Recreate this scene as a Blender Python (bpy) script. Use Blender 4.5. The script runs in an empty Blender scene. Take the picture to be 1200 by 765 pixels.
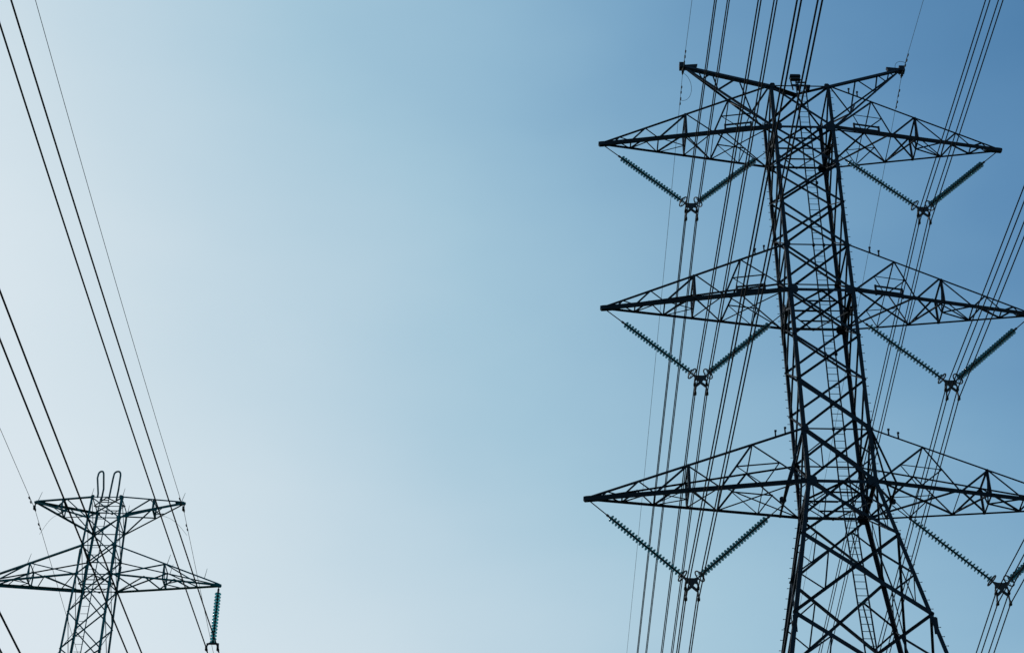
import bpy, math, random
from mathutils import Vector, Matrix
random.seed(4)
R = math.radians
scene = bpy.context.scene
col = scene.collection
CAMZ = 1.6

# ------------------------------------------------------------------ camera
cam_d = bpy.data.cameras.new('camera')
cam = bpy.data.objects.new('camera', cam_d)
col.objects.link(cam)
cam_d.sensor_width = 36.0
cam_d.lens = 2275.3 / 1200 * 36.0
cam_d.clip_start = 0.1
cam_d.clip_end = 20000
cam.location = (0, 0, CAMZ)
cam.rotation_euler = (Matrix.Rotation(R(90 + 38.226), 4, 'X') @ Matrix.Rotation(R(1.041), 4, 'Z')).to_euler()
scene.camera = cam

# ------------------------------------------------------------------ sky, sun, exposure
SUN_EL, SUN_AZ = 32.0, -70.0          # azimuth measured from +Y, negative = left
world = bpy.data.worlds.new('World')
scene.world = world
world.use_nodes = True
nt = world.node_tree
for n in list(nt.nodes): nt.nodes.remove(n)
out = nt.nodes.new('ShaderNodeOutputWorld')
bg = nt.nodes.new('ShaderNodeBackground')
sky = nt.nodes.new('ShaderNodeTexSky')
sky.sky_type = 'NISHITA'
sky.sun_disc = False
sky.sun_elevation = R(SUN_EL)
sky.sun_rotation = R(SUN_AZ)
sky.altitude = 0
sky.air_density = 2.0
sky.dust_density = 1.0
sky.ozone_density = 1.0
bg.inputs['Strength'].default_value = 0.10
# grade of the clear sky: its own brightness picks a pale-to-steel-blue tone
sep = nt.nodes.new('ShaderNodeSeparateColor'); nt.links.new(sky.outputs[0], sep.inputs[0])
dv = nt.nodes.new('ShaderNodeMath'); dv.operation = 'DIVIDE'; dv.inputs[1].default_value = 10.0
nt.links.new(sep.outputs[2], dv.inputs[0])
# thin, barely visible high haze: slow uneven variation of the sky's brightness
tcw = nt.nodes.new('ShaderNodeTexCoord'); mpw = nt.nodes.new('ShaderNodeMapping'); mpw.inputs['Scale'].default_value = (1.0, 1.0, 2.4)
nzw = nt.nodes.new('ShaderNodeTexNoise'); nzw.inputs['Scale'].default_value = 5.5; nzw.inputs['Detail'].default_value = 4; nzw.inputs['Roughness'].default_value = .45
nt.links.new(tcw.outputs['Generated'], mpw.inputs[0]); nt.links.new(mpw.outputs[0], nzw.inputs['Vector'])
mrw = nt.nodes.new('ShaderNodeMapRange'); mrw.inputs['To Min'].default_value = -.017; mrw.inputs['To Max'].default_value = .017
nt.links.new(nzw.outputs['Fac'], mrw.inputs['Value'])
adw = nt.nodes.new('ShaderNodeMath'); nt.links.new(dv.outputs[0], adw.inputs[0]); nt.links.new(mrw.outputs[0], adw.inputs[1])
ramp = nt.nodes.new('ShaderNodeValToRGB'); nt.links.new(adw.outputs[0], ramp.inputs[0])
def s2l(c): return tuple((((v / 255) + .055) / 1.055) ** 2.4 for v in c) + (1,)
stops = [(.20, (48, 92, 138)), (.32, (74, 122, 166)), (.345, (95, 141, 182)), (.37, (120, 164, 197)), (.395, (145, 184, 209)), (.42, (164, 198, 217)),
         (.45, (187, 211, 225)), (.48, (204, 221, 231)), (.51, (215, 228, 236)), (.56, (222, 231, 238)), (1.0, (244, 246, 247))]
el = ramp.color_ramp.elements
el[0].position, el[0].color = stops[0][0], s2l(stops[0][1])
el[1].position, el[1].color = stops[-1][0], s2l(stops[-1][1])
for p_, c_ in stops[1:-1]:
    e_ = el.new(p_); e_.color = s2l(c_)
vm = nt.nodes.new('ShaderNodeVectorMath'); vm.operation = 'SCALE'; vm.inputs['Scale'].default_value = 10.0
nt.links.new(ramp.outputs[0], vm.inputs[0])
nt.links.new(vm.outputs[0], bg.inputs['Color'])
nt.links.new(bg.outputs[0], out.inputs['Surface'])

sun_d = bpy.data.lights.new('sun', 'SUN')
sun_d.energy = 2.5
sun_d.angle = R(0.53)
sun_d.color = (1.0, 0.95, 0.88)
sun = bpy.data.objects.new('sun', sun_d)
col.objects.link(sun)
sd = Vector((math.sin(R(SUN_AZ)) * math.cos(R(SUN_EL)), math.cos(R(SUN_AZ)) * math.cos(R(SUN_EL)), math.sin(R(SUN_EL))))
sun.rotation_euler = sd.to_track_quat('Z', 'Y').to_euler()

vs = scene.view_settings
vs.view_transform = 'Standard'
vs.look = 'None'
vs.gamma = 1.0
vs.use_curve_mapping = False
vs.exposure = 0.0
scene.cycles.max_bounces = 6

# ------------------------------------------------------------------ helpers
def mat_metal(name, base, rough=0.55, metal=0.6, var=0.35, scale=3.0, spec=0.25):
    m = bpy.data.materials.new(name); m.use_nodes = True
    t = m.node_tree; b = t.nodes['Principled BSDF']
    tc = t.nodes.new('ShaderNodeTexCoord'); no = t.nodes.new('ShaderNodeTexNoise')
    no.inputs['Scale'].default_value = scale; no.inputs['Detail'].default_value = 6
    t.links.new(tc.outputs['Object'], no.inputs['Vector'])
    cr = t.nodes.new('ShaderNodeValToRGB')
    cr.color_ramp.elements[0].position = 0.3; cr.color_ramp.elements[1].position = 0.75
    cr.color_ramp.elements[0].color = tuple(c * (1 - var) for c in base) + (1,)
    cr.color_ramp.elements[1].color = tuple(min(1, c * (1 + var)) for c in base) + (1,)
    t.links.new(no.outputs['Fac'], cr.inputs['Fac'])
    t.links.new(cr.outputs['Color'], b.inputs['Base Color'])
    b.inputs['Metallic'].default_value = metal
    mr = t.nodes.new('ShaderNodeMapRange')
    mr.inputs['To Min'].default_value = rough - .1; mr.inputs['To Max'].default_value = rough + .15
    t.links.new(no.outputs['Fac'], mr.inputs['Value'])
    t.links.new(mr.outputs['Result'], b.inputs['Roughness'])
    b.inputs['Specular IOR Level'].default_value = spec
    return m

M = {}
M['steel'] = mat_metal('dark_weathered_steel', (0.002, 0.011, 0.022), rough=.65, metal=0.0, spec=.14)
M['teal'] = mat_metal('teal_grey_painted_steel', (0.003, 0.075, 0.098), rough=.65, metal=0.0, spec=.15)
M['fitting'] = mat_metal('forged_fittings', (0.003, 0.008, 0.012), rough=.5, metal=.0)
M['wire'] = mat_metal('stranded_aluminium_wire', (0.003, 0.006, 0.010), rough=.8, metal=.0, scale=.6, spec=.1)
M['earthwire'] = mat_metal('earth_wire_steel', (0.03, 0.06, 0.075), metal=.1, rough=.7, scale=.6)
M['concrete'] = mat_metal('concrete', (0.32, 0.31, 0.29), rough=.8, metal=0, var=.2)
def mat_glass(name, c, tr):
    m = bpy.data.materials.new(name); m.use_nodes = True
    t = m.node_tree; b = t.nodes['Principled BSDF']
    no = t.nodes.new('ShaderNodeTexNoise'); no.inputs['Scale'].default_value = 9
    tc = t.nodes.new('ShaderNodeTexCoord'); t.links.new(tc.outputs['Object'], no.inputs['Vector'])
    mx = t.nodes.new('ShaderNodeMixRGB'); mx.inputs[1].default_value = c + (1,)
    mx.inputs[2].default_value = tuple(x * .6 for x in c) + (1,)
    t.links.new(no.outputs['Fac'], mx.inputs[0]); t.links.new(mx.outputs[0], b.inputs['Base Color'])
    b.inputs['Roughness'].default_value = 0.12
    b.inputs['Transmission Weight'].default_value = tr
    b.inputs['IOR'].default_value = 1.3
    return m
M['glass_green'] = mat_glass('toughened_green_glass', (0.045, 0.22, 0.25), .7)
M['glass_teal'] = mat_glass('toughened_teal_glass', (0.08, 0.46, 0.51), .8)

class MB:
    def __init__(s): s.v = []; s.f = []
    def box(s, c, ax, ay, az):            # centre and three half-axis vectors
        n = len(s.v); c = Vector(c)
        for i in (-1, 1):
            for j in (-1, 1):
                for k in (-1, 1): s.v.append(c + i * ax + j * ay + k * az)
        for f in ((0,1,3,2),(4,6,7,5),(0,4,5,1),(2,3,7,6),(0,2,6,4),(1,5,7,3)): s.f.append(tuple(n + q for q in f))
    def bar(s, a, b, w, d=None, ref=(0, 0, 1), ext=0.0):
        a, b = Vector(a), Vector(b); d = d or w
        z = (b - a); L = z.length
        if L < 1e-5: return
        z /= L; r = Vector(ref)
        if abs(z.dot(r)) > .98: r = Vector((1, 0, 0))
        x = r.cross(z).normalized(); y = z.cross(x)
        s.box((a + b) / 2, x * w / 2, y * d / 2, z * (L / 2 + ext))
    def angle(s, a, b, w, n, flip=1, t=None, ext=0.02):
        """rolled L-section from a to b: one flange in the face whose outward normal is n, the other standing inwards"""
        a, b = Vector(a), Vector(b); z = b - a; L = z.length
        if L < 1e-5: return
        z /= L; n = Vector(n); n = n - n.dot(z) * z
        if n.length < 1e-3: n = z.orthogonal()
        n.normalize(); x = n.cross(z) * flip; t = t or max(.008, w * .09)
        c = (a + b) / 2; h = z * (L / 2 + ext)
        s.box(c, x * w / 2, n * t / 2, h)
        s.box(c + x * (w / 2 - t / 2) - n * (w / 2), x * t / 2, n * (w / 2 - t / 2 - .001), h)
    def leg(s, a, b, w, dx, dy, t=.02, ext=0.03):
        """corner angle of a tower leg: heel at the corner, flanges along dx and dy (pointing into the body)"""
        a, b = Vector(a), Vector(b); z = b - a; L = z.length; z /= L
        X = Vector(dx); X = (X - X.dot(z) * z).normalized(); Y = Vector(dy); Y = (Y - Y.dot(z) * z).normalized()
        c = (a + b) / 2; h = z * (L / 2 + ext)
        s.box(c + X * w / 2, X * w / 2, Y * t / 2, h)
        s.box(c + Y * (w / 2 + t / 2 + .001), X * t / 2, Y * w / 2, h)
    def plate(s, c, n, w, h, t=.016):
        n = Vector(n).normalized(); up = Vector((0, 0, 1)); x = up.cross(n)
        x = x.normalized() if x.length > .1 else Vector((1, 0, 0)); y = n.cross(x)
        c = Vector(c); k = len(s.v)
        pts = [(-.5,-.25),(-.28,-.5),(.28,-.5),(.5,-.25),(.5,.25),(.28,.5),(-.28,.5),(-.5,.25)]
        for q in (-1, 1):
            for p in pts: s.v.append(c + x * p[0] * w + y * p[1] * h + n * q * t / 2)
        s.f.append(tuple(k + 7 - i for i in range(8))); s.f.append(tuple(k + 8 + i for i in range(8)))
        for i in range(8): s.f.append((k + i, k + (i + 1) % 8, k + 8 + (i + 1) % 8, k + 8 + i))
    def tube(s, pts, r, n=6, closed=False):
        pts = [Vector(p) for p in pts]; k0 = len(s.v); N = len(pts)
        prev = None
        for i, p in enumerate(pts):
            if closed: t = pts[(i + 1) % N] - pts[i - 1]
            else: t = pts[min(i + 1, N - 1)] - pts[max(i - 1, 0)]
            t.normalize()
            x = (prev - prev.dot(t) * t) if prev is not None else t.orthogonal()
            x.normalize(); prev = x; y = t.cross(x)
            rr = r[i] if isinstance(r, (list, tuple)) else r
            for j in range(n):
                a = 2 * math.pi * j / n; s.v.append(p + x * rr * math.cos(a) + y * rr * math.sin(a))
        for i in range(N if closed else N - 1):
            for j in range(n):
                a = k0 + i * n + j; b = k0 + i * n + (j + 1) % n
                i2 = (i + 1) % N; c = k0 + i2 * n + (j + 1) % n; d = k0 + i2 * n + j
                s.f.append((a, b, c, d))
        if not closed:
            s.f.append(tuple(k0 + n - 1 - j for j in range(n))); s.f.append(tuple(k0 + (N - 1) * n + j for j in range(n)))
    def prism(s, poly, c, ex, ey, t):     # polygon extruded along ex x ey
        ex, ey, c = Vector(ex), Vector(ey), Vector(c); n = ex.cross(ey).normalized(); k = len(s.v); m = len(poly)
        for q in (-1, 1):
            for p in poly: s.v.append(c + ex * p[0] + ey * p[1] + n * q * t / 2)
        s.f.append(tuple(k + m - 1 - i for i in range(m))); s.f.append(tuple(k + m + i for i in range(m)))
        for i in range(m): s.f.append((k + i, k + (i + 1) % m, k + m + (i + 1) % m, k + m + i))
    def build(s, name, mat, parent=None, smooth=False):
        me = bpy.data.meshes.new(name); me.from_pydata([tuple(v) for v in s.v], [], s.f); me.update()
        me.materials.append(mat)
        if smooth:
            for p in me.polygons: p.use_smooth = True
        o = bpy.data.objects.new(name, me); col.objects.link(o)
        if parent: o.parent = parent
        return o

def tag(o, label=None, cat=None, group=None, kind=None):
    if label: o['label'] = label
    if cat: o['category'] = cat
    if group: o['group'] = group
    if kind: o['kind'] = kind
    return o
def empty(name, loc=(0, 0, 0), rz=0):
    o = bpy.data.objects.new(name, None); col.objects.link(o); o.location = loc; o.rotation_euler = (0, 0, rz)
    o.empty_display_size = .3
    return o
def copy_tree(o, parent=None):
    c = o.copy(); col.objects.link(c); c.parent = parent
    for ch in list(o.children): copy_tree(ch, c)
    return c
def lerp(a, b, t): return Vector(a) * (1 - t) + Vector(b) * t

# ------------------------------------------------------------------ ground
g = MB()
NG = 60
def gz(x, y):
    d = math.hypot(x, y)
    return max(0, d - 140) * .006 * math.sin(x * .011 + 1) * math.cos(y * .009)
cs = [(-1 if i < NG / 2 else 1) * (abs(i - NG / 2) / (NG / 2)) ** 2.2 * 6000 for i in range(NG + 1)]
for yy in cs:
    for xx in cs: g.v.append(Vector((xx, yy, gz(xx, yy))))
for j in range(NG):
    for i in range(NG):
        a = j * (NG + 1) + i; g.f.append((a, a + 1, a + NG + 2, a + NG + 1))
mg = bpy.data.materials.new('dry_grass_ground'); mg.use_nodes = True
t = mg.node_tree; b = t.nodes['Principled BSDF']; b.inputs['Roughness'].default_value = .95
no = t.nodes.new('ShaderNodeTexNoise'); no.inputs['Scale'].default_value = .35; no.inputs['Detail'].default_value = 12
tc = t.nodes.new('ShaderNodeTexCoord'); t.links.new(tc.outputs['Object'], no.inputs['Vector'])
cr = t.nodes.new('ShaderNodeValToRGB'); cr.color_ramp.elements[0].color = (.035, .05, .018, 1); cr.color_ramp.elements[1].color = (.13, .115, .06, 1)
t.links.new(no.outputs['Fac'], cr.inputs['Fac']); t.links.new(cr.outputs['Color'], b.inputs['Base Color'])
tag(g.build('ground', mg), kind='structure')

# ------------------------------------------------------------------ the big tower (local: x across the line, y along it, z up from the ground)
T1 = (11.7814, 58.3683); YAW1 = -0.00305
LV1 = [58.01, 55.66, 53.62, 51.58, 49.33, 47.07, 44.9, 42.83, 40.59, 38.33, 35.9, 32.43, 28.0, 22.4, 15.6, 7.6, -1.3]
LV1 = [z + CAMZ for z in LV1]
Z3 = 38.33 + CAMZ
def half1(z): return 1.2475 + max(0, Z3 - z) * 0.1762
def corner(h, sx, sy, z): w = h(z); return Vector((sx * w, sy * w, z))
FACES = {'near': ((-1, -1), (1, -1), (0, -1, 0)), 'far': ((-1, 1), (1, 1), (0, 1, 0)),
         'left': ((-1, -1), (-1, 1), (-1, 0, 0)), 'right': ((1, -1), (1, 1), (1, 0, 0))}

def lattice_body(root, h, levels, mat, legw, diagw, heavy, redund, gus, plans=(), strong={}):
    legs = []
    for sx in (-1, 1):
        for sy in (-1, 1):
            m = MB()
            for a, b in zip(levels, levels[1:]):
                m.leg(corner(h, sx, sy, b), corner(h, sx, sy, a), legw, (-sx, 0, 0), (0, -sy, 0), t=legw * .11)
            for k, z in enumerate(levels[1:-1]):     # splice plates on the corner every other panel
                if k % 3 == 1:
                    c = corner(h, sx, sy, z - .5)
                    m.box(c + Vector((-sx * legw * .5, sy * .021, 0)), Vector((legw * .46, 0, 0)), Vector((0, .008, 0)), Vector((0, 0, .32)))
                    m.box(c + Vector((sx * .021, -sy * legw * .5, 0)), Vector((.008, 0, 0)), Vector((0, legw * .46, 0)), Vector((0, 0, .32)))
            legs.append(m.build('leg', mat, root))
    for fn, (ca, cb, n) in FACES.items():
        n = Vector(n)
        for k, (zt, zb) in enumerate(zip(levels, levels[1:])):
            A, B = corner(h, *ca, zt), corner(h, *cb, zt); C, D = corner(h, *ca, zb), corner(h, *cb, zb)
            ins = -n * .02; m = MB(); big = (h(zb) > 2.0)
            w = diagw * (1.25 if big else 1.0) * (1.0 if fn in ('near', 'far') else .62)
            hv = strong.get(k, heavy) if fn == 'near' else heavy
            off = n * w * .12
            m.angle(A + ins, D + ins, w * hv, n)
            m.angle(C + ins * 2 - off, B + ins * 2 - off, w * .92, -n, flip=-1)
            if redund(k):
                X = lerp(A, D, (zt - zb) and h(zt) / (h(zt) + h(zb)))
                for P, Q in ((A, C), (B, D)):
                    q1, q2, mm = lerp(P, X, .5), lerp(Q, X, .5), lerp(P, Q, .5)
                    for a_, b_ in ((mm, q1), (mm, q2), (q1, q2)): m.angle(a_ - n * .06, b_ - n * .06, w * .55, n)
            m.build('cross_brace', mat, root)
            if k in gus:
                m = MB(); m.angle(A - n * .03, B - n * .03, diagw * gus[k], n, ext=0)
                s = legw * (2.7 if gus[k] > 1 else 2.0)
                for P, q in ((A, 1), (B, -1)):
                    dirv = (B - A).normalized() * q
                    m.plate(P + dirv * s * .42 + n * .015, n, s * (1.0 if gus[k] > 1 else .75), s * 1.15 * (1.0 if gus[k] > 1 else .75))
                m.build('horizontal_strut', mat, root)
    for z in plans:
        m = MB(); w = h(z); up = (0, 0, 1); z -= .03
        P = [Vector((0, -w, z)), Vector((w, 0, z)), Vector((0, w, z)), Vector((-w, 0, z))]
        for i in range(4): m.angle(P[i], P[(i + 1) % 4], diagw * .75, up)
        for sx in (-1, 1):
            m.angle((sx * w * .95, -sx * 0.0, z - .01), (0, 0, z - .01), diagw * .7, up)
            m.angle((-w * .45, sx * w * .5, z - .02), (w * .45, sx * w * .5, z - .02), diagw * .6, up)
        m.build('plan_bracing', mat, root)
    return legs

def crossarm(root, s, h, zU, zL, L, zt, us, ls, mat, cw, bw, thick, frame_t, bottom, redund=True, pairs=None, attach=None, thin=.55, name='crossarm', extra=None):
    """pyramid arm: four chords from the body corners to one tip; s = side"""
    tip = Vector((s * L, 0, zt))
    U = {-1: corner(h, s, -1, zU), 1: corner(h, s, 1, zU)}
    Lo = {-1: corner(h, s, -1, zL), 1: corner(h, s, 1, zL)}
    te = {-1: Vector((0, -.05, 0)), 1: Vector((0, .05, 0))}
    u = lambda sy, t: lerp(U[sy], tip + te[sy] + Vector((0, 0, .05)), t)
    l = lambda sy, t: lerp(Lo[sy], tip + te[sy], t)
    arm = MB()
    arm.prism([(x_ * cw / .16, y_ * cw / .16) for x_, y_ in [(-.62, .17), (-.55, -.03), (.1, -.1), (.16, -.03), (.16, .07), (.05, .1)]], tip, (s, 0, 0), (0, 0, 1), cw)
    arm = arm.build(name, mat, root)
    for sy in (-1, 1):
        n = (0, sy, 0)
        m = MB(); m.angle(U[sy], u(sy, 1), cw * (thick[0] if sy < 0 else thick[3]), (0, sy, .4)); m.build('upper_chord', mat, arm)
        if pairs and sy > 0: continue
        m = MB(); m.angle(Lo[sy], l(sy, 1), cw * thick[1] if sy < 0 else cw * thick[2], (0, sy, -.4)); m.build('lower_chord', mat, arm)
        m = MB(); ins = Vector((0, -sy * .02, 0))
        pr = []
        for i, tu in enumerate(us):
            pr.append((u(sy, tu), l(sy, ls[i])))
            if i + 1 < len(ls): pr.append((u(sy, tu), l(sy, ls[i + 1])))
        if pairs: pr = [(u(sy, a_), l(sy, b_)) for a_, b_ in pairs]
        for i, (a, b) in enumerate(pr): m.angle(a + ins, b + ins, bw * (1 if i < 4 else .85), n)
        if redund:
            a = lerp(u(sy, us[0]), Lo[sy], .5); b_ = lerp(u(sy, us[0]), l(sy, ls[1]), .5)
            m.angle(a + ins * 2, b_ + ins * 2, bw * .6, n); m.angle(b_ + ins * 2, l(sy, ls[1] * .5) + ins * 2, bw * .6, n)
            m.angle(a + ins * 3, l(sy, ls[1] * .5) + ins * 3, bw * .6, n)
        m.build('side_lattice', mat, arm)
    if pairs:
        if extra: extra(arm, u, l)
        return arm
    # bottom face
    m = MB(); up = (0, 0, -1); dz = Vector((0, 0, .025))
    for ta, sa, tb, sb, q in bottom:
        m.angle(l(sa, ta) + dz * (1 + .5 * q), l(sb, tb) + dz * (1 + .5 * q), bw * (.9 if q < 2 else thin), up)
    m.build('bottom_lattice', mat, arm)
    # transverse frame
    m = MB(); n = (s, 0, 0); ft = frame_t
    q = [u(-1, ft), u(1, ft), l(1, ft), l(-1, ft)]
    m.angle(q[0], q[3], bw * 1.5, n); m.angle(q[1], q[2], bw * 1.3, n); m.angle(q[0], q[1], bw, n); m.angle(q[2], q[3], bw, n)
    mid = (q[2] + q[3]) / 2
    m.angle(q[0], mid, bw * .7, n); m.angle(q[1], mid, bw * .7, n)
    m.angle(mid, l(-1, min(.98, ft + .16)), bw * .7, up); m.angle(mid, l(1, min(.98, ft + .16)), bw * .7, up)
    m.build('transverse_frame', mat, arm)
    if us[0] < ft - .1: m = MB(); m.angle(u(-1, us[0]), u(1, us[0]), bw * .7, n); m.build('cross_strut', mat, arm)
    if extra: extra(arm, u, l)
    return arm

BOT1 = lambda l1, ft, l3, l4: [(.0, -1, l1, 1, 0), (.0, 1, l1, -1, 1), (l1, -1, ft, 1, 0), (l1, 1, ft, -1, 1), (l3, -1, l3, 1, 0), (l3, -1, l4, 1, 0), (l4, -1, l4, 1, 0),
                               (l1 * .5, -1, l1 * .5, 1, 2), (l1, -1, l1, 1, 2), (ft, -1, l3, 1, 2)]

tower1 = empty('transmission_tower', (T1[0], T1[1], 0), YAW1)
tag(tower1, 'huge dark steel lattice pylon with three pairs of crossarms and V-shaped insulators', 'pylon')
legs1 = lattice_body(tower1, half1, LV1, M['steel'], .14, .08, 1.35,
    lambda k: k >= 8, {0: .8, 1: 1.5, 4: .8, 5: 1.6, 8: .8, 9: 1.6, 12: 1.0, 14: 1.0}, plans=[LV1[1], LV1[5], LV1[9]], strong={7: 2.3, 8: 1.8, 10: 1.6, 11: 1.5})

def handrail(arm, s, u, l, t0, t1):
    m = MB(); a, b = l(-1, t0), l(-1, t1); off = Vector((0, .12, 0))
    a += off; b += off
    for q, hh in ((a, .46), (b, .46)): m.bar(q, q + Vector((0, 0, hh + .02)), .075)
    for hh in (.22, .44): m.bar(a + Vector((0, 0, hh)), b + Vector((0, 0, hh)), .055)
    m.build('handrail', M['steel'], arm)
def stubs(arm, u, ts):
    for t in ts:
        m = MB(); p = u(-1, t); m.bar(p, p + Vector((0, 0, .24)), .05); m.bar(p + Vector((-.03, 0, .24)), p + Vector((.05, 0, .25)), .06)
        m.build('perch_guard', M['steel'], arm)
for s in (-1, 1):
    arms = [(58.01, 55.66, 8.194, 55.67, (.248, .5, .745, .9), (0, .345, .668, .83, .93), .51, .125, s > 0),
            (49.33, 47.07, 8.244, 46.97, (.248, .495, .745, .9), (0, .345, .668, .83, .93), .51, .125, True),
            (40.59, 38.33, 8.966, 38.20, (.237, .537, .765, .913), (0, .39, .69, .84, .94), .537, .0, True)]
    for i, (zU, zL, L, zt, us, ls, ft, hr, st) in enumerate(arms):
        def extra(arm, u, l, i=i, s=s, hr=hr, st=st):
            if hr: handrail(arm, s, u, l, hr, hr + .15)
            if st: stubs(arm, u, (.115, .165) if i != 2 else (.08, .125))
            if i == 2:
                m = MB(); t = .0926; mid = (l(-1, t) + l(1, t)) / 2; n = (s, 0, 0)
                m.angle(l(-1, t), l(1, t), .07, n); m.angle(u(-1, 0), l(-1, t), .06, n); m.angle(u(1, 0), l(1, t), .06, n)
                m.angle(u(-1, 0.0), mid, .06, n); m.angle(u(1, 0.0), mid, .06, n)
                m.plate(mid, (0, 1, 0), .24, .24, .04); m.build('hanger_frame', M['steel'], arm)
        crossarm(tower1, s, half1, zU + CAMZ, zL + CAMZ, L, zt + CAMZ, us, ls, M['steel'], .15, .062, (.42, 1.0, .5, .42), ft, BOT1(ls[1], ft, ls[2], ls[3]), extra=extra)
    # earth-wire peak arm
    def xt(arm, u, l, s=s):
        m = MB(); m.angle(u(1, 0.05), l(-1, .235), .06, (0, 0, 1)); m.angle(u(1, .42), l(-1, .235), .055, (0, 0, 1)); m.build('peak_lacing', M['steel'], arm)
        c = u(-1, 1); m = MB(); m.box(c + Vector((s * .08, .05, .02)), Vector((.12, 0, 0)), Vector((0, .13, 0)), Vector((0, 0, .14))); m.build('tip_bracket', M['steel'], arm)
    crossarm(tower1, s, half1, 58.01 + CAMZ, 55.66 + CAMZ, 4.62, 60.25 + CAMZ, (.22, .5, .74, .88), (0, .38, .64, .82, .93), M['steel'], .15, .065, (1.1, .55, .5, .5), .56,
             [(.38, -1, .38, 1, 0), (.64, -1, .64, 1, 0), (.38, -1, .64, 1, 1), (0, -1, .38, 1, 1)], redund=False, name='earth_wire_arm', extra=xt,
             pairs=[(0, .235), (.36, .235), (.38, .61), (.67, .61), (.67, .79), (.84, .79), (.84, .9)])
# side mid-node hangers for the inner insulator ends (levels 1 and 2)
for z in (LV1[1], LV1[5]):
    for s in (-1, 1):
        m = MB(); m.prism([(-.17, .1), (.17, .1), (.08, -.2), (-.08, -.2)], (s * 1.27, 0, z - .02), (0, 1, 0), (0, 0, 1), .05); m.build('hanger_plate', M['steel'], tower1)
        m = MB()
        for sy in (-1, 1): m.angle((s * 1.25, sy * 1.2, z - .9), (s * 1.25, 0, z - .05), .08, (s, 0, 0))
        m.build('knee_brace', M['steel'], tower1)
# top plan V
m = MB(); zt = LV1[0]
for s in (-1, 1):
    m.angle((s * 1.2, -1.2, zt), (-.1, -.75, zt - .02), .14, (0, 0, 1)); m.angle((s * 1.2, 1.2, zt - .03), (-.1, -.75, zt - .05), .08, (0, 0, 1))
m.build('plan_bracing', M['steel'], tower1)
# ladder on the near face
lx0 = .09
def ladder_pt(x, z): return Vector((x, -half1(z) + .16, z))
lad = MB(); lad.bar((lx0 - .2, -1.09, 58.35 + CAMZ), (lx0 + .2, -1.09, 58.35 + CAMZ), .05)
ladder = lad.build('ladder', M['steel'], tower1)
zz = [58.4 + CAMZ, 58.0 + CAMZ, Z3, LV1[-1] + .4]
for sx in (-1, 1):
    m = MB()
    for a, b in zip(zz, zz[1:]): m.bar(ladder_pt(lx0 + sx * .195, a), ladder_pt(lx0 + sx * .195, b), .05, .03, ref=(0, 1, 0))
    m.build('ladder_rail', M['steel'], ladder)
rg = MB(); rg.tube([(-.18, 0, 0), (.18, 0, 0)], .013, 6)
rung = rg.build('rung', M['teal'], ladder); z = 58.15 + CAMZ; rung.location = ladder_pt(lx0, z)
for k in range(1, 96):
    c = rung.copy(); col.objects.link(c); c.parent = ladder; z = 58.15 + CAMZ - .3 * k; c.location = ladder_pt(lx0, z)
m = MB(); zr = z - .3
while zr > LV1[-1] + .5:
    p = ladder_pt(lx0, zr); m.tube([p - Vector((.18, 0, 0)), p + Vector((.18, 0, 0))], .013, 6); zr -= .3
tag(m.build('rungs', M['teal'], ladder), kind='stuff')
for zc in (55.66, 52.6, 49.33, 47.07, 44.0, 40.59, 38.33):
    for sx in (-1, 1):
        p = ladder_pt(lx0 + sx * .2, zc + CAMZ + .05); m = MB(); m.prism([(-.05, -.06), (.05, -.06), (.06, .03), (0, .09), (-.05, .03)], p + Vector((0, -.05, 0)), (1, 0, 0), (0, 0, 1), .06)
        m.build('ladder_bracket', M['steel'], ladder)
# warning lamp box above the peak
lx, lz = -.13, 58.62 + CAMZ
m = MB(); m.prism([(-.23, -.04), (.23, -.04), (.2, .06), (-.2, .06)], (lx, -1.1, lz + .05), (1, 0, 0), (0, 0, 1), .2); hb = m.build('warning_lamp', M['steel'], tower1)
m = MB(); m.box((lx, -1.1, lz - .1), Vector((.2, 0, 0)), Vector((0, .08, 0)), Vector((0, 0, .04))); m.build('lamp_lens', M['fitting'], hb)
m = MB()
m.bar((lx - .2, -1.1, lz - .1), (lx - .13, -1.1, 57.9 + CAMZ), .05); m.bar((lx + .22, -1.1, lz - .1), (lx + .05, -1.1, lz - .45), .05)
m.bar((lx - .2, -1.1, lz - .42), (lx + .6, -1.1, lz - .45), .04)
m.prism([(-.1, .12), (.1, .12), (.06, -.14), (-.06, -.1)], (lx + .08, -1.12, lz - .6), (1, 0, 0), (0, 0, 1), .12)
m.prism([(-.1, .12), (.1, .1), (.05, -.12), (-.06, -.12)], (lx + .5, -1.12, lz - .62), (1, 0, 0), (0, 0, 1), .12)
m.build('lamp_mount', M['steel'], hb)
# step bolts up two legs
sb = MB(); sb.tube([(0, 0, 0), (.085, 0, 0)], .012, 5); sb.tube([(.075, 0, 0), (.09, 0, 0)], .02, 5)
def bolts(leg, h, sx, sy, z0, z1, step, n):
    base = None; z = z0; k = 0
    while z > z1 and k < n:
        c = corner(h, sx, sy, z)
        if base is None: base = sb.build('step_bolt', M['steel'], leg); o = base
        else: o = base.copy(); col.objects.link(o); o.parent = leg
        o.location = c; o.rotation_euler = (0, 0, 0 if sx > 0 else math.pi); z -= step; k += 1
bolts(legs1[2], half1, 1, -1, LV1[0] - .3, 30, .38, 74)
bolts(legs1[1], half1, -1, 1, LV1[0] - .3, 30, .38, 74)
m4 = MB()
for sx in (-1, 1):
    for sy in (-1, 1):
        c = corner(half1, sx, sy, LV1[-1]); m = MB(); m.prism([(-.9, -.6), (.9, -.6), (.9, .05), (.45, .25), (-.45, .25), (-.9, .05)], (c.x, c.y, .12), (1, 0, 0), (0, 0, 1), 1.8)
        m.build('footing', M['concrete'], tower1)

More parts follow.
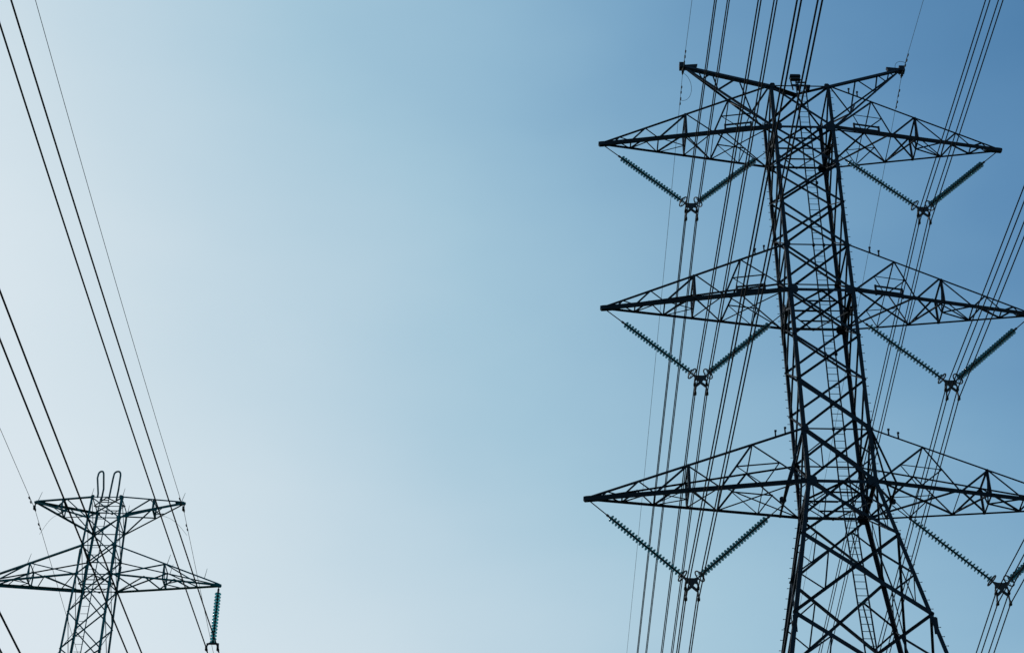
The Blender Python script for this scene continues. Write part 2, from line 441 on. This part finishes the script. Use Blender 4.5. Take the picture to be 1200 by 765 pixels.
# ------------------------------------------------------------------ insulators
def disc_mesh(mat, r=.127, name='disc'):
    m = MB(); prof = [(.02, .03), (.042, .02), (.046, .004), (r * .68, -.006), (r * .95, -.026), (r, -.040), (r * .96, -.040), (r * .88, -.026), (r * .62, -.013), (r * .4, -.010), (.03, -.014)]
    n = 14
    for pr, pz in prof:
        for j in range(n):
            a = 2 * math.pi * j / n; m.v.append(Vector((pr * math.cos(a), pr * math.sin(a), pz)))
    for i in range(len(prof) - 1):
        for j in range(n): m.f.append((i * n + j, (i + 1) * n + j, (i + 1) * n + (j + 1) % n, i * n + (j + 1) % n))
    m.f.append(tuple(range(n))); m.f.append(tuple((len(prof) - 1) * n + n - 1 - j for j in range(n)))
    return m
def string(parent, a, b, ndisc, link, mat, r, tail=.1):
    """hardware + cap-and-pin string from a (structure) to b (line end)"""
    a, b = Vector(a), Vector(b); z = (a - b).normalized(); q = z.to_track_quat('Z', 'Y')
    m = MB(); p0 = a - z * link; p1 = b + z * tail
    m.tube([a, a - z * link], .02, 6); m.tube([a - z * (link - .12), a - z * (link - .02)], .045, 6)
    m.tube([p0, b], .026, 6)
    L = (p0 - p1).length; step = L / ndisc
    for k in range(ndisc):
        c = p0 - z * (step * (k + .5)); m.tube([c + z * .065, c + z * .055, c + z * .01], [.030, .040, .044], 8)
    s = m.build('insulator_string', M['fitting'], parent)
    d = None
    for k in range(ndisc):
        c = p0 - z * (step * (k + .5))
        if d is None: d = disc_mesh(mat, r).build('disc', mat, s, smooth=True); o = d
        else: o = d.copy(); col.objects.link(o); o.parent = s
        o.location = c; o.rotation_mode = 'QUATERNION'; o.rotation_quaternion = q
    return s
def ring(parent, c, z, r=.22):
    z = Vector(z).normalized(); x = z.orthogonal().normalized(); y = z.cross(x); m = MB()
    m.tube([Vector(c) + (x * math.cos(a) + y * math.sin(a)) * r for a in [2 * math.pi * k / 20 for k in range(20)]], .026, 6, closed=True)
    for a in (0, math.pi / 2, math.pi, 4.71): m.tube([Vector(c), Vector(c) + (x * math.cos(a) + y * math.sin(a)) * r], .011, 5)
    m.build('grading_ring', M['fitting'], parent)
def clamp(parent, c, along=.17):
    m = MB(); c = Vector(c)
    m.tube([c + Vector((0, -along, -.005)), c + Vector((0, -along * .4, .01)), c + Vector((0, along * .4, .01)), c + Vector((0, along, -.005))], [.022, .048, .048, .022], 8)
    m.box(c + Vector((0, 0, .07)), Vector((.026, 0, 0)), Vector((0, .045, 0)), Vector((0, 0, .06)))
    m.box(c + Vector((0, 0, -.03)), Vector((.05, 0, 0)), Vector((0, .05, 0)), Vector((0, 0, .02)))
    m.build('suspension_clamp', M['fitting'], parent)

def v_set(s, yx, yz, out_a, in_a, ndo, ndi, label):
    """V insulator set; positions in tower frame, s = side. Yoke centre at (yx, 0, yz)"""
    root = empty('insulator_v_set', tower1.matrix_basis @ Vector((yx, 0, yz))); root.rotation_euler = (0, 0, YAW1)
    o = Vector((yx, 0, yz))
    ro, ri = Vector((s * .27, 0, .36)), Vector((-s * .27, 0, .36))
    A, B = Vector(out_a) - o, Vector(in_a) - o
    string(root, A, ro, ndo, .96, M['glass_green'], .135)
    string(root, B, ri, ndi, .90, M['glass_green'], .135)
    ring(root, ro + (A - ro).normalized() * .04, A - ro); ring(root, ri + (B - ri).normalized() * .04, B - ri)
    m = MB()
    m.prism([(-.3, .36), (-.22, .22), (-.22, .06), (-.12, .1), (-.06, .0), (-.2, -.14), (-.24, -.22), (-.17, -.24), (0, -.08), (.17, -.24), (.24, -.22), (.2, -.14), (.06, .0), (.12, .1), (.22, .06), (.22, .22), (.3, .36), (.1, .3), (-.1, .3)],
            (0, 0, 0), (1, 0, 0), (0, 0, 1), .045)
    m.build('yoke_plate', M['fitting'], root)
    for sx in (-1, 1):
        for zc, xx in ((0.0, .222), (-.43, .222)):
            mm = MB(); top = Vector((sx * .2, 0, zc + (.14 if zc == 0 else .22)))
            mm.tube([top, Vector((sx * xx, 0, zc - .02))], [.035, .025], 6); mm.build('hanger_link', M['fitting'], root)
            clamp(root, (sx * xx, 0, zc - .1))
    tag(root, label, 'insulator', 'V-shaped insulator sets of the big pylon')
    return root
VS = [(-1, -4.665, 52.16, 55.60, 8.13, 1.25, 55.55, 'V-shaped glass insulator set hanging under the top left arm of the big pylon'),
      (1, 4.68, 52.16, 55.60, 8.13, 1.25, 55.55, 'V-shaped glass insulator set hanging under the top right arm of the big pylon'),
      (-1, -4.68, 43.50, 46.90, 8.18, 1.25, 46.96, 'V-shaped glass insulator set hanging under the middle left arm of the big pylon'),
      (1, 4.71, 43.46, 46.90, 8.18, 1.25, 46.96, 'V-shaped glass insulator set hanging under the middle right arm of the big pylon'),
      (-1, -5.39, 34.70, 38.13, 8.90, 1.93, 38.15, 'V-shaped glass insulator set hanging under the lowest left arm of the big pylon'),
      (1, 5.37, 34.72, 38.13, 8.90, 1.93, 38.15, 'V-shaped glass insulator set under the lowest right arm, cut by the photo edge')]
for s, yx, yz, oz, ox, ix, iz, lab in VS:
    v_set(s, yx, yz + CAMZ, (s * ox, 0, oz + CAMZ), (s * ix, 0, iz + CAMZ), 24, 24, lab)

# ------------------------------------------------------------------ wires
def wire(tower, lx, zc, near, far, r, mat, name, label, cat, group, n0=-190, n1=300, clampsag=0):
    """near/far = (slope at the support, curvature, sideways drift); z falls away from the support both ways"""
    pts = []
    ss = [n0 + (0 - n0) * (k / 60) for k in range(60)] + [0] + [n1 * (k / 70) for k in range(1, 71)]
    for s in ss:
        m_, k_, g_ = near if s < 0 else far
        pts.append(Vector((lx + g_ * abs(s), s, zc - m_ * abs(s) + k_ * s * s)))
    m = MB(); m.tube(pts, r, 6); o = m.build(name, mat, None, smooth=True)
    o.location = (tower.location.x, tower.location.y, 0); o.rotation_euler = (0, 0, tower.rotation_euler.z)
    tag(o, label, cat, group); return o
NEAR1, FAR1 = (.1167, 3.0e-4, -.0029), (.1022, 2e-5, -.0073)
names = {'-1': 'left', '1': 'right'}
lev = ['top', 'middle', 'lowest']
for i, (s, yx, yz, *_r) in enumerate(VS):
    for sx in (-1, 1):
        for up in (0, 1):
            lab = '%s %s conductor of the four hung under the %s %s arm of the big pylon' % (('lower', 'upper')[up], ('left', 'right')[(sx + 1) // 2], lev[i // 2], names[str(s)])
            wire(tower1, yx + sx * .222, yz + CAMZ - .1 - (0 if up else .43), NEAR1, FAR1, .0215, M['wire'], 'conductor_wire', lab, 'power line', 'quad conductors of the big pylon')
E1 = (.1458, 3e-4, -.0029); E1F = (.16, 5e-4, -.0073)
for s in (-1, 1):
    lab = 'thin earth wire passing over the peak arm tip on the %s of the big pylon' % names[str(s)]
    wire(tower1, s * 4.68, 60.02 + CAMZ, E1, E1F, .009, M['earthwire'], 'earth_wire', lab, 'earth wire', 'thin earth wires')
    c = empty('earth_wire_clamp', tower1.matrix_basis @ Vector((s * 4.68, 0, 60.02 + CAMZ)), YAW1)
    m = MB(); m.tube([(0, 0, .2), (0, 0, .02)], .03, 6); m.build('link', M['fitting'], c); clamp(c, (0, 0, 0), .2)
    for dy in (-.9, .9, -1.25, 1.5):
        m = MB(); zz_ = -.15 * abs(dy); m.tube([(0, dy - .16, zz_ - .07), (0, dy, zz_ - .04), (0, dy + .16, zz_ - .07)], .01, 5)
        for q in (-.16, .16): m.tube([(0, dy + q - .06, zz_ - .07), (0, dy + q + .06, zz_ - .07)], .03, 6)
        m.build('vibration_damper', M['fitting'], c)
    # bonding jumper loop
    pts = []
    for k in range(13):
        a = math.pi * k / 12; pts.append((.42 * math.sin(a) * -s * (1 if s < 0 else .8), .9 * (1 - math.cos(a)) * .9 * (1 if s < 0 else -.5), -.25 * math.sin(a) - .1 + (0 if s < 0 else .25 * math.sin(a) * 2)))
    m = MB(); m.tube(pts, .009, 5); m.build('bonding_jumper', M['wire'], c)
    tag(c, 'small clamp holding the earth wire at the %s peak arm tip of the big pylon' % names[str(s)], 'clamp', 'earth wire clamps')

# ------------------------------------------------------------------ the far, smaller tower
T2 = (-15.937, 65.506); YAW2 = -0.0203
LV2 = [z + CAMZ for z in (42.15, 41.17, 39.88, 38.57, 36.9, 35.3, 34.03, 32.72, 31.0, 29.5, 28.12, 26.82, 24.2, 21, 17, 12, 6, -1.3)]
def half2(z): return .624 + (42.15 + CAMZ - z) * .0212 + max(0, 26.82 + CAMZ - z) * .045
tower2 = empty('transmission_tower', (T2[0], T2[1], 0), YAW2)
tag(tower2, 'smaller teal lattice pylon with two hoops on its top, at the lower left', 'pylon')
lattice_body(tower2, half2, LV2, M['teal'], .082, .047, 1.0, lambda k: k >= 12, {0: .9, 1: .9, 2: .9, 3: .99, 6: .9, 7: .99, 10: .9, 11: .99}, plans=[LV2[0], LV2[3], LV2[7], LV2[11]])
BOT2 = [(0, 1, .3, -1, 0), (.3, -1, .42, 1, 0), (.42, 1, .58, -1, 1), (.58, -1, .7, 1, 1), (.0, -1, .2, 1, 1)]
def spike(parent, p, h=.42, lean=(.06, 0)):
    m = MB(); p = Vector(p); m.tube([p, p + Vector((lean[0], lean[1], h))], [.014, .008], 5); m.build('bird_spike', M['teal'], parent)
for s in (-1, 1):
    def xe(arm, u, l):
        spike(arm, u(-1, .97), .42, (.1, 0))
    crossarm(tower2, s, half2, LV2[0], LV2[1], 2.944, 42.25 + CAMZ, (.45,), (0, .62), M['teal'], .09, .045, (.7, .7, .7, 1.1), .52, [(0, -1, .52, 1, 0), (.52, -1, .52, 1, 0)], redund=False, name='earth_wire_arm', extra=xe)
    for zU, zL in ((39.88, 38.57), (34.03, 32.72), (28.12, 26.82)):
        def xa(arm, u, l):
            spike(arm, u(-1, .5), .45, (.08, 0)); spike(arm, u(1, .5), .45, (.08, 0)); spike(arm, u(-1, .86), .45, (.06, 0))
        crossarm(tower2, s, half2, zU + CAMZ, zL + CAMZ, 4.772, zL - .08 + CAMZ, (.48,), (0, .8), M['teal'], .095, .045, (.75, .8, 1.1, .5), .48, BOT2, redund=False, extra=xa)
for sx in (-1, 1): spike(tower2, (sx * .62, -.62, LV2[0]), .4, (.05, 0)); spike(tower2, (sx * .62, .62, LV2[0]), .4, (.02, 0))
# ladder with hoops over the top
lx2 = -.1
def lp2(x, z): return Vector((x, -half2(z) + .1, z))
lad2 = MB(); lad2.bar(lp2(lx2 - .16, LV2[0] - .1), lp2(lx2 + .16, LV2[0] - .1), .03); lad2 = lad2.build('ladder', M['teal'], tower2)
for sx in (-1, 1):
    m = MB(); m.bar(lp2(lx2 + sx * .17, LV2[0]), lp2(lx2 + sx * .17, 10), .035, .02, ref=(0, 1, 0)); m.build('ladder_rail', M['teal'], lad2)
rg = MB(); rg.tube([(-.15, 0, 0), (.15, 0, 0)], .010, 6); r0 = rg.build('rung', M['teal'], lad2); r0.location = lp2(lx2, LV2[0] - .35)
for k in range(1, 30):
    c = r0.copy(); col.objects.link(c); c.parent = lad2; c.location = lp2(lx2, LV2[0] - .35 - .33 * k)
for x0, xt, x1, zb in ((-.39, -.425, -.26, 0), (.08, .23, .34, 0)):
    z0 = LV2[0]; pts = []; zt = 43.42 + CAMZ; w = .1 if xt < 0 else .125
    pts = [(x0, -.55, z0), (x0 + (.0 if x0 < -.1 else .0), -.55, z0 + .18), (xt - w, -.55, zt - .35), (xt - w, -.5, zt - .12)]
    for k in range(1, 8):
        a = math.pi * k / 8; pts.append((xt - w * math.cos(a), -.5 + .05 * math.sin(a), zt - .12 + .17 * math.sin(a)))
    pts += [(xt + w, -.45, zt - .12), (x1 + .02, -.42, z0 + .5), (x1, -.4, z0)]
    m = MB(); m.tube(pts, .038, 7); m.build('ladder_hoop', M['teal'], tower2, smooth=True)
for sx in (-1, 1):
    for sy in (-1, 1):
        c = corner(half2, sx, sy, LV2[-1]); m = MB(); m.prism([(-.6, -.6), (.6, -.6), (.6, .05), (.3, .25), (-.3, .25), (-.6, .05)], (c.x, c.y, .12), (1, 0, 0), (0, 0, 1), 1.2)
        m.build('footing', M['concrete'], tower2)

# suspension strings on its right side, twin conductors below
NEAR2, FAR2 = (.092, 5.8e-4, 0), (.09, 4e-4, 0)
lev2 = ['upper', 'middle', 'lowest']
for i, zt in enumerate((38.45, 32.54, 26.66)):
    yz = zt - 2.52 + CAMZ
    if i == 0:
        root = empty('insulator_set', tower2.matrix_basis @ Vector((4.81, 0, yz)), YAW2)
        string(root, (-.04, 0, 2.5), (0, 0, .02), 16, .2, M['glass_teal'], .128, tail=.04)
        m = MB(); m.prism([(-.24, .04), (-.2, -.08), (-.16, -.0), (.16, -.0), (.2, -.08), (.24, .04), (.05, .09), (-.05, .09)], (0, 0, 0), (1, 0, 0), (0, 0, 1), .05); m.build('yoke_plate', M['fitting'], root)
        for sx in (-1, 1):
            mm = MB(); mm.tube([(sx * .218, 0, 0), (sx * .218, 0, -.12)], .028, 6); mm.build('hanger_link', M['fitting'], root); clamp(root, (sx * .218, 0, -.2), .2)
        tag(root, 'teal glass insulator string hanging straight down from the right arm tip of the smaller pylon', 'insulator')
    for sx in (-1, 1):
        lab = '%s wire of the %s pair of conductors on the left, by the smaller pylon' % (('left', 'right')[(sx + 1) // 2], ('highest', 'middle', 'lowest')[i])
        wire(tower2, 4.81 + sx * .218 + .02, yz - .22, NEAR2, FAR2, .025, M['wire'], 'conductor_wire', lab, 'power line', 'twin conductors of the smaller pylon')
for s in (-1, 1):
    wire(tower2, s * 2.98, 41.98 + CAMZ, (.070, 8.5e-4, 0), (.10, 4e-4, 0), .0105, M['earthwire'], 'earth_wire', 'thin pale earth wire over the %s arm tip of the smaller pylon' % names[str(s)], 'earth wire', 'thin earth wires')
    c = empty('earth_wire_clamp', tower2.matrix_basis @ Vector((s * 2.98, 0, 41.98 + CAMZ)), YAW2)
    m = MB(); m.tube([(0, 0, .26), (0, 0, .02)], .03, 6); m.build('link', M['fitting'], c); clamp(c, (0, 0, 0), .2)
    for dy in (-.8, 1.1):
        m = MB(); zz_ = -.09 * abs(dy); m.tube([(0, dy - .16, zz_ - .06), (0, dy, zz_ - .03), (0, dy + .16, zz_ - .06)], .01, 5)
        for q in (-.16, .16): m.tube([(0, dy + q - .06, zz_ - .06), (0, dy + q + .06, zz_ - .06)], .03, 6)
        m.build('vibration_damper', M['fitting'], c)
    pts = []
    for k in range(13):
        q = k / 12; pts.append((-s * 1.1 * (1 - q), 1.3 * q, -.3 - .1 * q + .28 * math.sin(math.pi * q)))
    m = MB(); m.tube(pts, .006, 5); m.build('bonding_jumper', M['earthwire'], c)
    tag(c, 'small clamp with dampers on the earth wire at the smaller pylon, %s tip' % names[str(s)], 'clamp', 'earth wire clamps')
